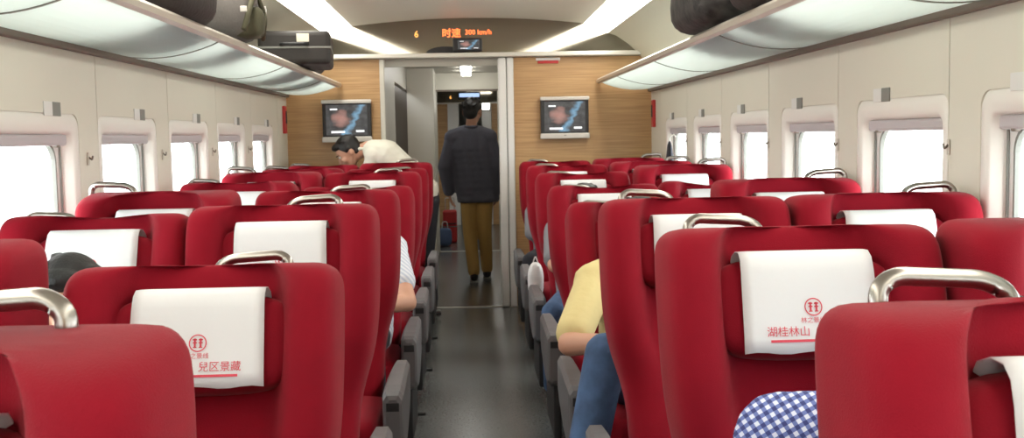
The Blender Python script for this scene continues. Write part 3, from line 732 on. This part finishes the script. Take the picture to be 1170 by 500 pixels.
# white striped sleeve, left aisle seat, fifth row
J = seated(-.555, 5.0, 40, -.26, shl=(-.37, 4.92, .90), ell=(-.285, 4.66, .69), wrl=(-.46, 4.47, .70))
person('passenger in a pale striped shirt, bare elbow on the left aisle armrest', (-.585, 4.74, 0), J, (-.1, -1, -.2), (0, 0, 1), 'stripeshirt', 'dark', .62, hands=((0, 0, -1), (0, 0, -1)))
# dark head, left window seat, third row
J = seated(-1.11, 3.0, 40, -.27)
J['head'] = Vector((-1.09, 2.88, .985))
person('passenger whose black hair shows against a white cover by the left window', (-1.13, 2.73, 0), J, (0, -1, -.25), (0, 0, 1), 'greyshirt', 'dark', 1.9, hands=((0, 0, -1), (0, 0, -1)))
# plaid shoulder, right aisle seat, second row, leaning forward to the right
J = seated(.665, 2.0, 10, -.22, chest=(.66, 1.70, .83), neck=(.70, 1.58, .97), head=(.80, 1.47, 1.03), shr=(.495, 1.64, .925), shl=(.85, 1.60, .93), elr=(.455, 1.50, .70), wrr=(.60, 1.36, .66))
person('passenger in a blue plaid shirt slumped forward in the second right row', (.64, 1.78, 0), J, (.5, -.75, -.5), (.3, -.4, .8), 'plaid', 'jeans', .9, hands=((0, 0, -1), (0, 0, -1)))
bake()

# ================================================================== LUGGAGE AND SMALL THINGS
def suitcase(loc, size, rz, m, label, tagx=True, wheels=True):
    t = thing('suitcase', label, 'suitcase', loc, rz)
    MB().box((0, 0, size[2] / 2), size, .03, 3).build('shell', m, t)
    MB().box((0, 0, size[2] * .5), (size[0] + .006, size[1] + .006, .012), .003).build('zip_line', M_['greypl'], t)
    MB().tube(fillet([(-.08, -size[1] / 2, size[2] * .6), (-.07, -size[1] / 2 - .035, size[2] * .6), (.07, -size[1] / 2 - .035, size[2] * .6), (.08, -size[1] / 2, size[2] * .6)], .02), .008, 8).build('handle', M_['dark_plastic'], t, True)
    if wheels:
        for sx in (-1, 1):
            MB().ell((sx * size[0] * .38, size[1] / 2 + .015, .03), (.015, .025, .025), 2).build('wheel', M_['black'], t, True)
    if tagx: MB().box((size[0] * .12, -size[1] / 2 - .008, size[2] * .78), (.075, .006, .05), .002).build('luggage_tag', M_['tag'], t)
    return t
RZ = 1.879
suitcase((-1.08, 6.85, RZ), (.44, .62, .205), .1, M_['bagblack'], 'black suitcase with a pale tag at the far end of the left rack')
b = thing('duffel_bag', 'dark brown soft bag on the left rack, nearest the camera', 'bag', (-1.17, 4.15, RZ))
x = MB(); x.superell((0, 0, .12), (.18, .38, .14), .7); o = x.build('bag_body', M_['bagbrown'], b, True)
for dy in (-.12, .12): MB().tube(fillet([(-.1, dy, .19), (-.08, dy, .285), (.08, dy, .285), (.1, dy, .19)], .05), .011, 8).build('bag_handle', M_['dark_plastic'], b, True)
MB().box((.19, 0, .12), (.012, .3, .012), .004).build('zip', M_['silver'], b)
b = thing('backpack', 'olive and grey backpack with loose straps on the left rack', 'bag', (-1.14, 5.12, RZ), .15)
MB().superell((0, 0, .14), (.16, .24, .135), .6).build('bag_body', M_['baggrey'], b, True)
MB().superell((.10, -.10, .09), (.085, .10, .075), .55).build('front_pocket', M_['bagolive'], b, True)
for q in (-1, 1):
    MB().tube(fillet([(q * .09, .16, .24), (q * .12, .02, .285), (q * .14, -.18, .21), (q * .10, -.31, .04)], .06), .013, 8).build('shoulder_strap', M_['bagolive'], b, True)
MB().box((.10, -.305, .13), (.03, .012, .025), .003).build('buckle', M_['silver'], b); MB().box((.16, -.12, .05), (.025, .02, .02), .003).build('buckle', M_['silver'], b)
for q in (-1, 1):
    MB().tube(fillet([(.03, q * .17, .262), (.145, q * .12, .235), (.185, -q * .02, .13), (.165, -q * .12, .03)], .05), .011, 8).build('side_strap', M_['bagolive'], b, True)
MB().box((.183, .02, .16), (.012, .05, .035), .003).build('buckle', M_['silver'], b)
MB().tube(fillet([(0, -.05, .265), (0, -.04, .32), (0, .04, .32), (0, .05, .265)], .02), .009, 8).build('carry_loop', M_['bagolive'], b, True)
b = thing('soft_bag', 'small dark bag lying behind the black suitcase on the left rack', 'bag', (-1.2, 7.7, RZ))
MB().superell((0, 0, .08), (.17, .3, .085), .7).build('bag_body', M_['bagbrown'], b, True)
MB().tube(fillet([(.0, -.1, .15), (.0, -.06, .2), (.0, .06, .2), (.0, .1, .15)], .03), .009, 8).build('bag_handle', M_['dark_plastic'], b, True)
b = thing('travel_bag', 'black patterned travel bag on the right rack', 'bag', (1.16, 4.85, RZ))
MB().superell((0, 0, .14), (.19, .42, .145), .65).build('bag_body', M_['bagpattern'], b, True)
for dx in (-.06, .06): MB().tube(fillet([(dx, -.14, .26), (dx, -.1, .33), (dx, .1, .33), (dx, .14, .26)], .05), .010, 8).build('bag_handle', M_['dark_plastic'], b, True)
b = thing('soft_bag', 'dark brown bag on the right rack, nearer than the patterned one', 'bag', (1.2, 4.05, RZ))
MB().superell((0, 0, .12), (.17, .26, .12), .65).build('bag_body', M_['bagbrown'], b, True)
MB().tube(fillet([(.0, -.1, .22), (.0, -.06, .27), (.0, .06, .27), (.0, .1, .22)], .03), .009, 8).build('bag_handle', M_['dark_plastic'], b, True)
# red trolley case and blue bag beyond the vestibule
t = suitcase((-.27, 14.2, 0.0), (.19, .17, .44), 0, M_['redbox'], 'small red trolley case standing beyond the second vestibule door', False)
MB().tube(fillet([(-.06, .06, .43), (-.06, .06, .60), (.06, .06, .60), (.06, .06, .43)], .02), .008, 8).build('trolley_handle', M_['silver'], t, True)
b = thing('cloth_bag', 'blue grey cloth bag on the floor beside the red trolley case', 'bag', (-.33, 13.75, 0))
MB().superell((0, 0, .12), (.09, .10, .12), .6).build('bag_body', M_['bluebag'], b, True)
MB().tube(fillet([(-.04, 0, .22), (-.03, 0, .32), (.03, 0, .32), (.04, 0, .22)], .03), .007, 8).build('bag_handle', M_['white'], b, True)
# white carrier bag hanging at the right armrest, seventh row
b = thing('carrier_bag', 'white plastic carrier bag at the seventh right aisle armrest', 'bag', (.40, 6.48, .42))
MB().superell((0, 0, .10), (.05, .05, .12), .8).build('bag_body', M_['plasticbag'], b, True)
MB().tube(fillet([(-.02, 0, .2), (.0, 0, .26), (.02, 0, .2)], .02), .004, 6).build('bag_handle', M_['plasticbag'], b, True)
# dark garment hanging at the farthest right window
b = thing('hanging_garment', 'black garment hanging from a hook beside the farthest right window', 'garment', (1.46, 7.62, 1.16))
rows = [[(.045 * k * math.cos(a) * .6, .11 * k * math.sin(a) + .012 * math.sin(4 * a) * k, z) for a in [2 * PI * i / 16 for i in range(16)]] for z, k in ((-.22, 1.0), (-.05, .95), (.08, .8), (.17, .5), (.20, .2))]
MB().grid(rows, True, True, True).build('garment_cloth', M_['dark'], b, True)
MB().tube(fillet([(0, 0, .19), (0, 0, .23), (.03, 0, .25), (.045, 0, .23)], .015), .005, 6).build('hanger_hook', M_['silver'], b, True)
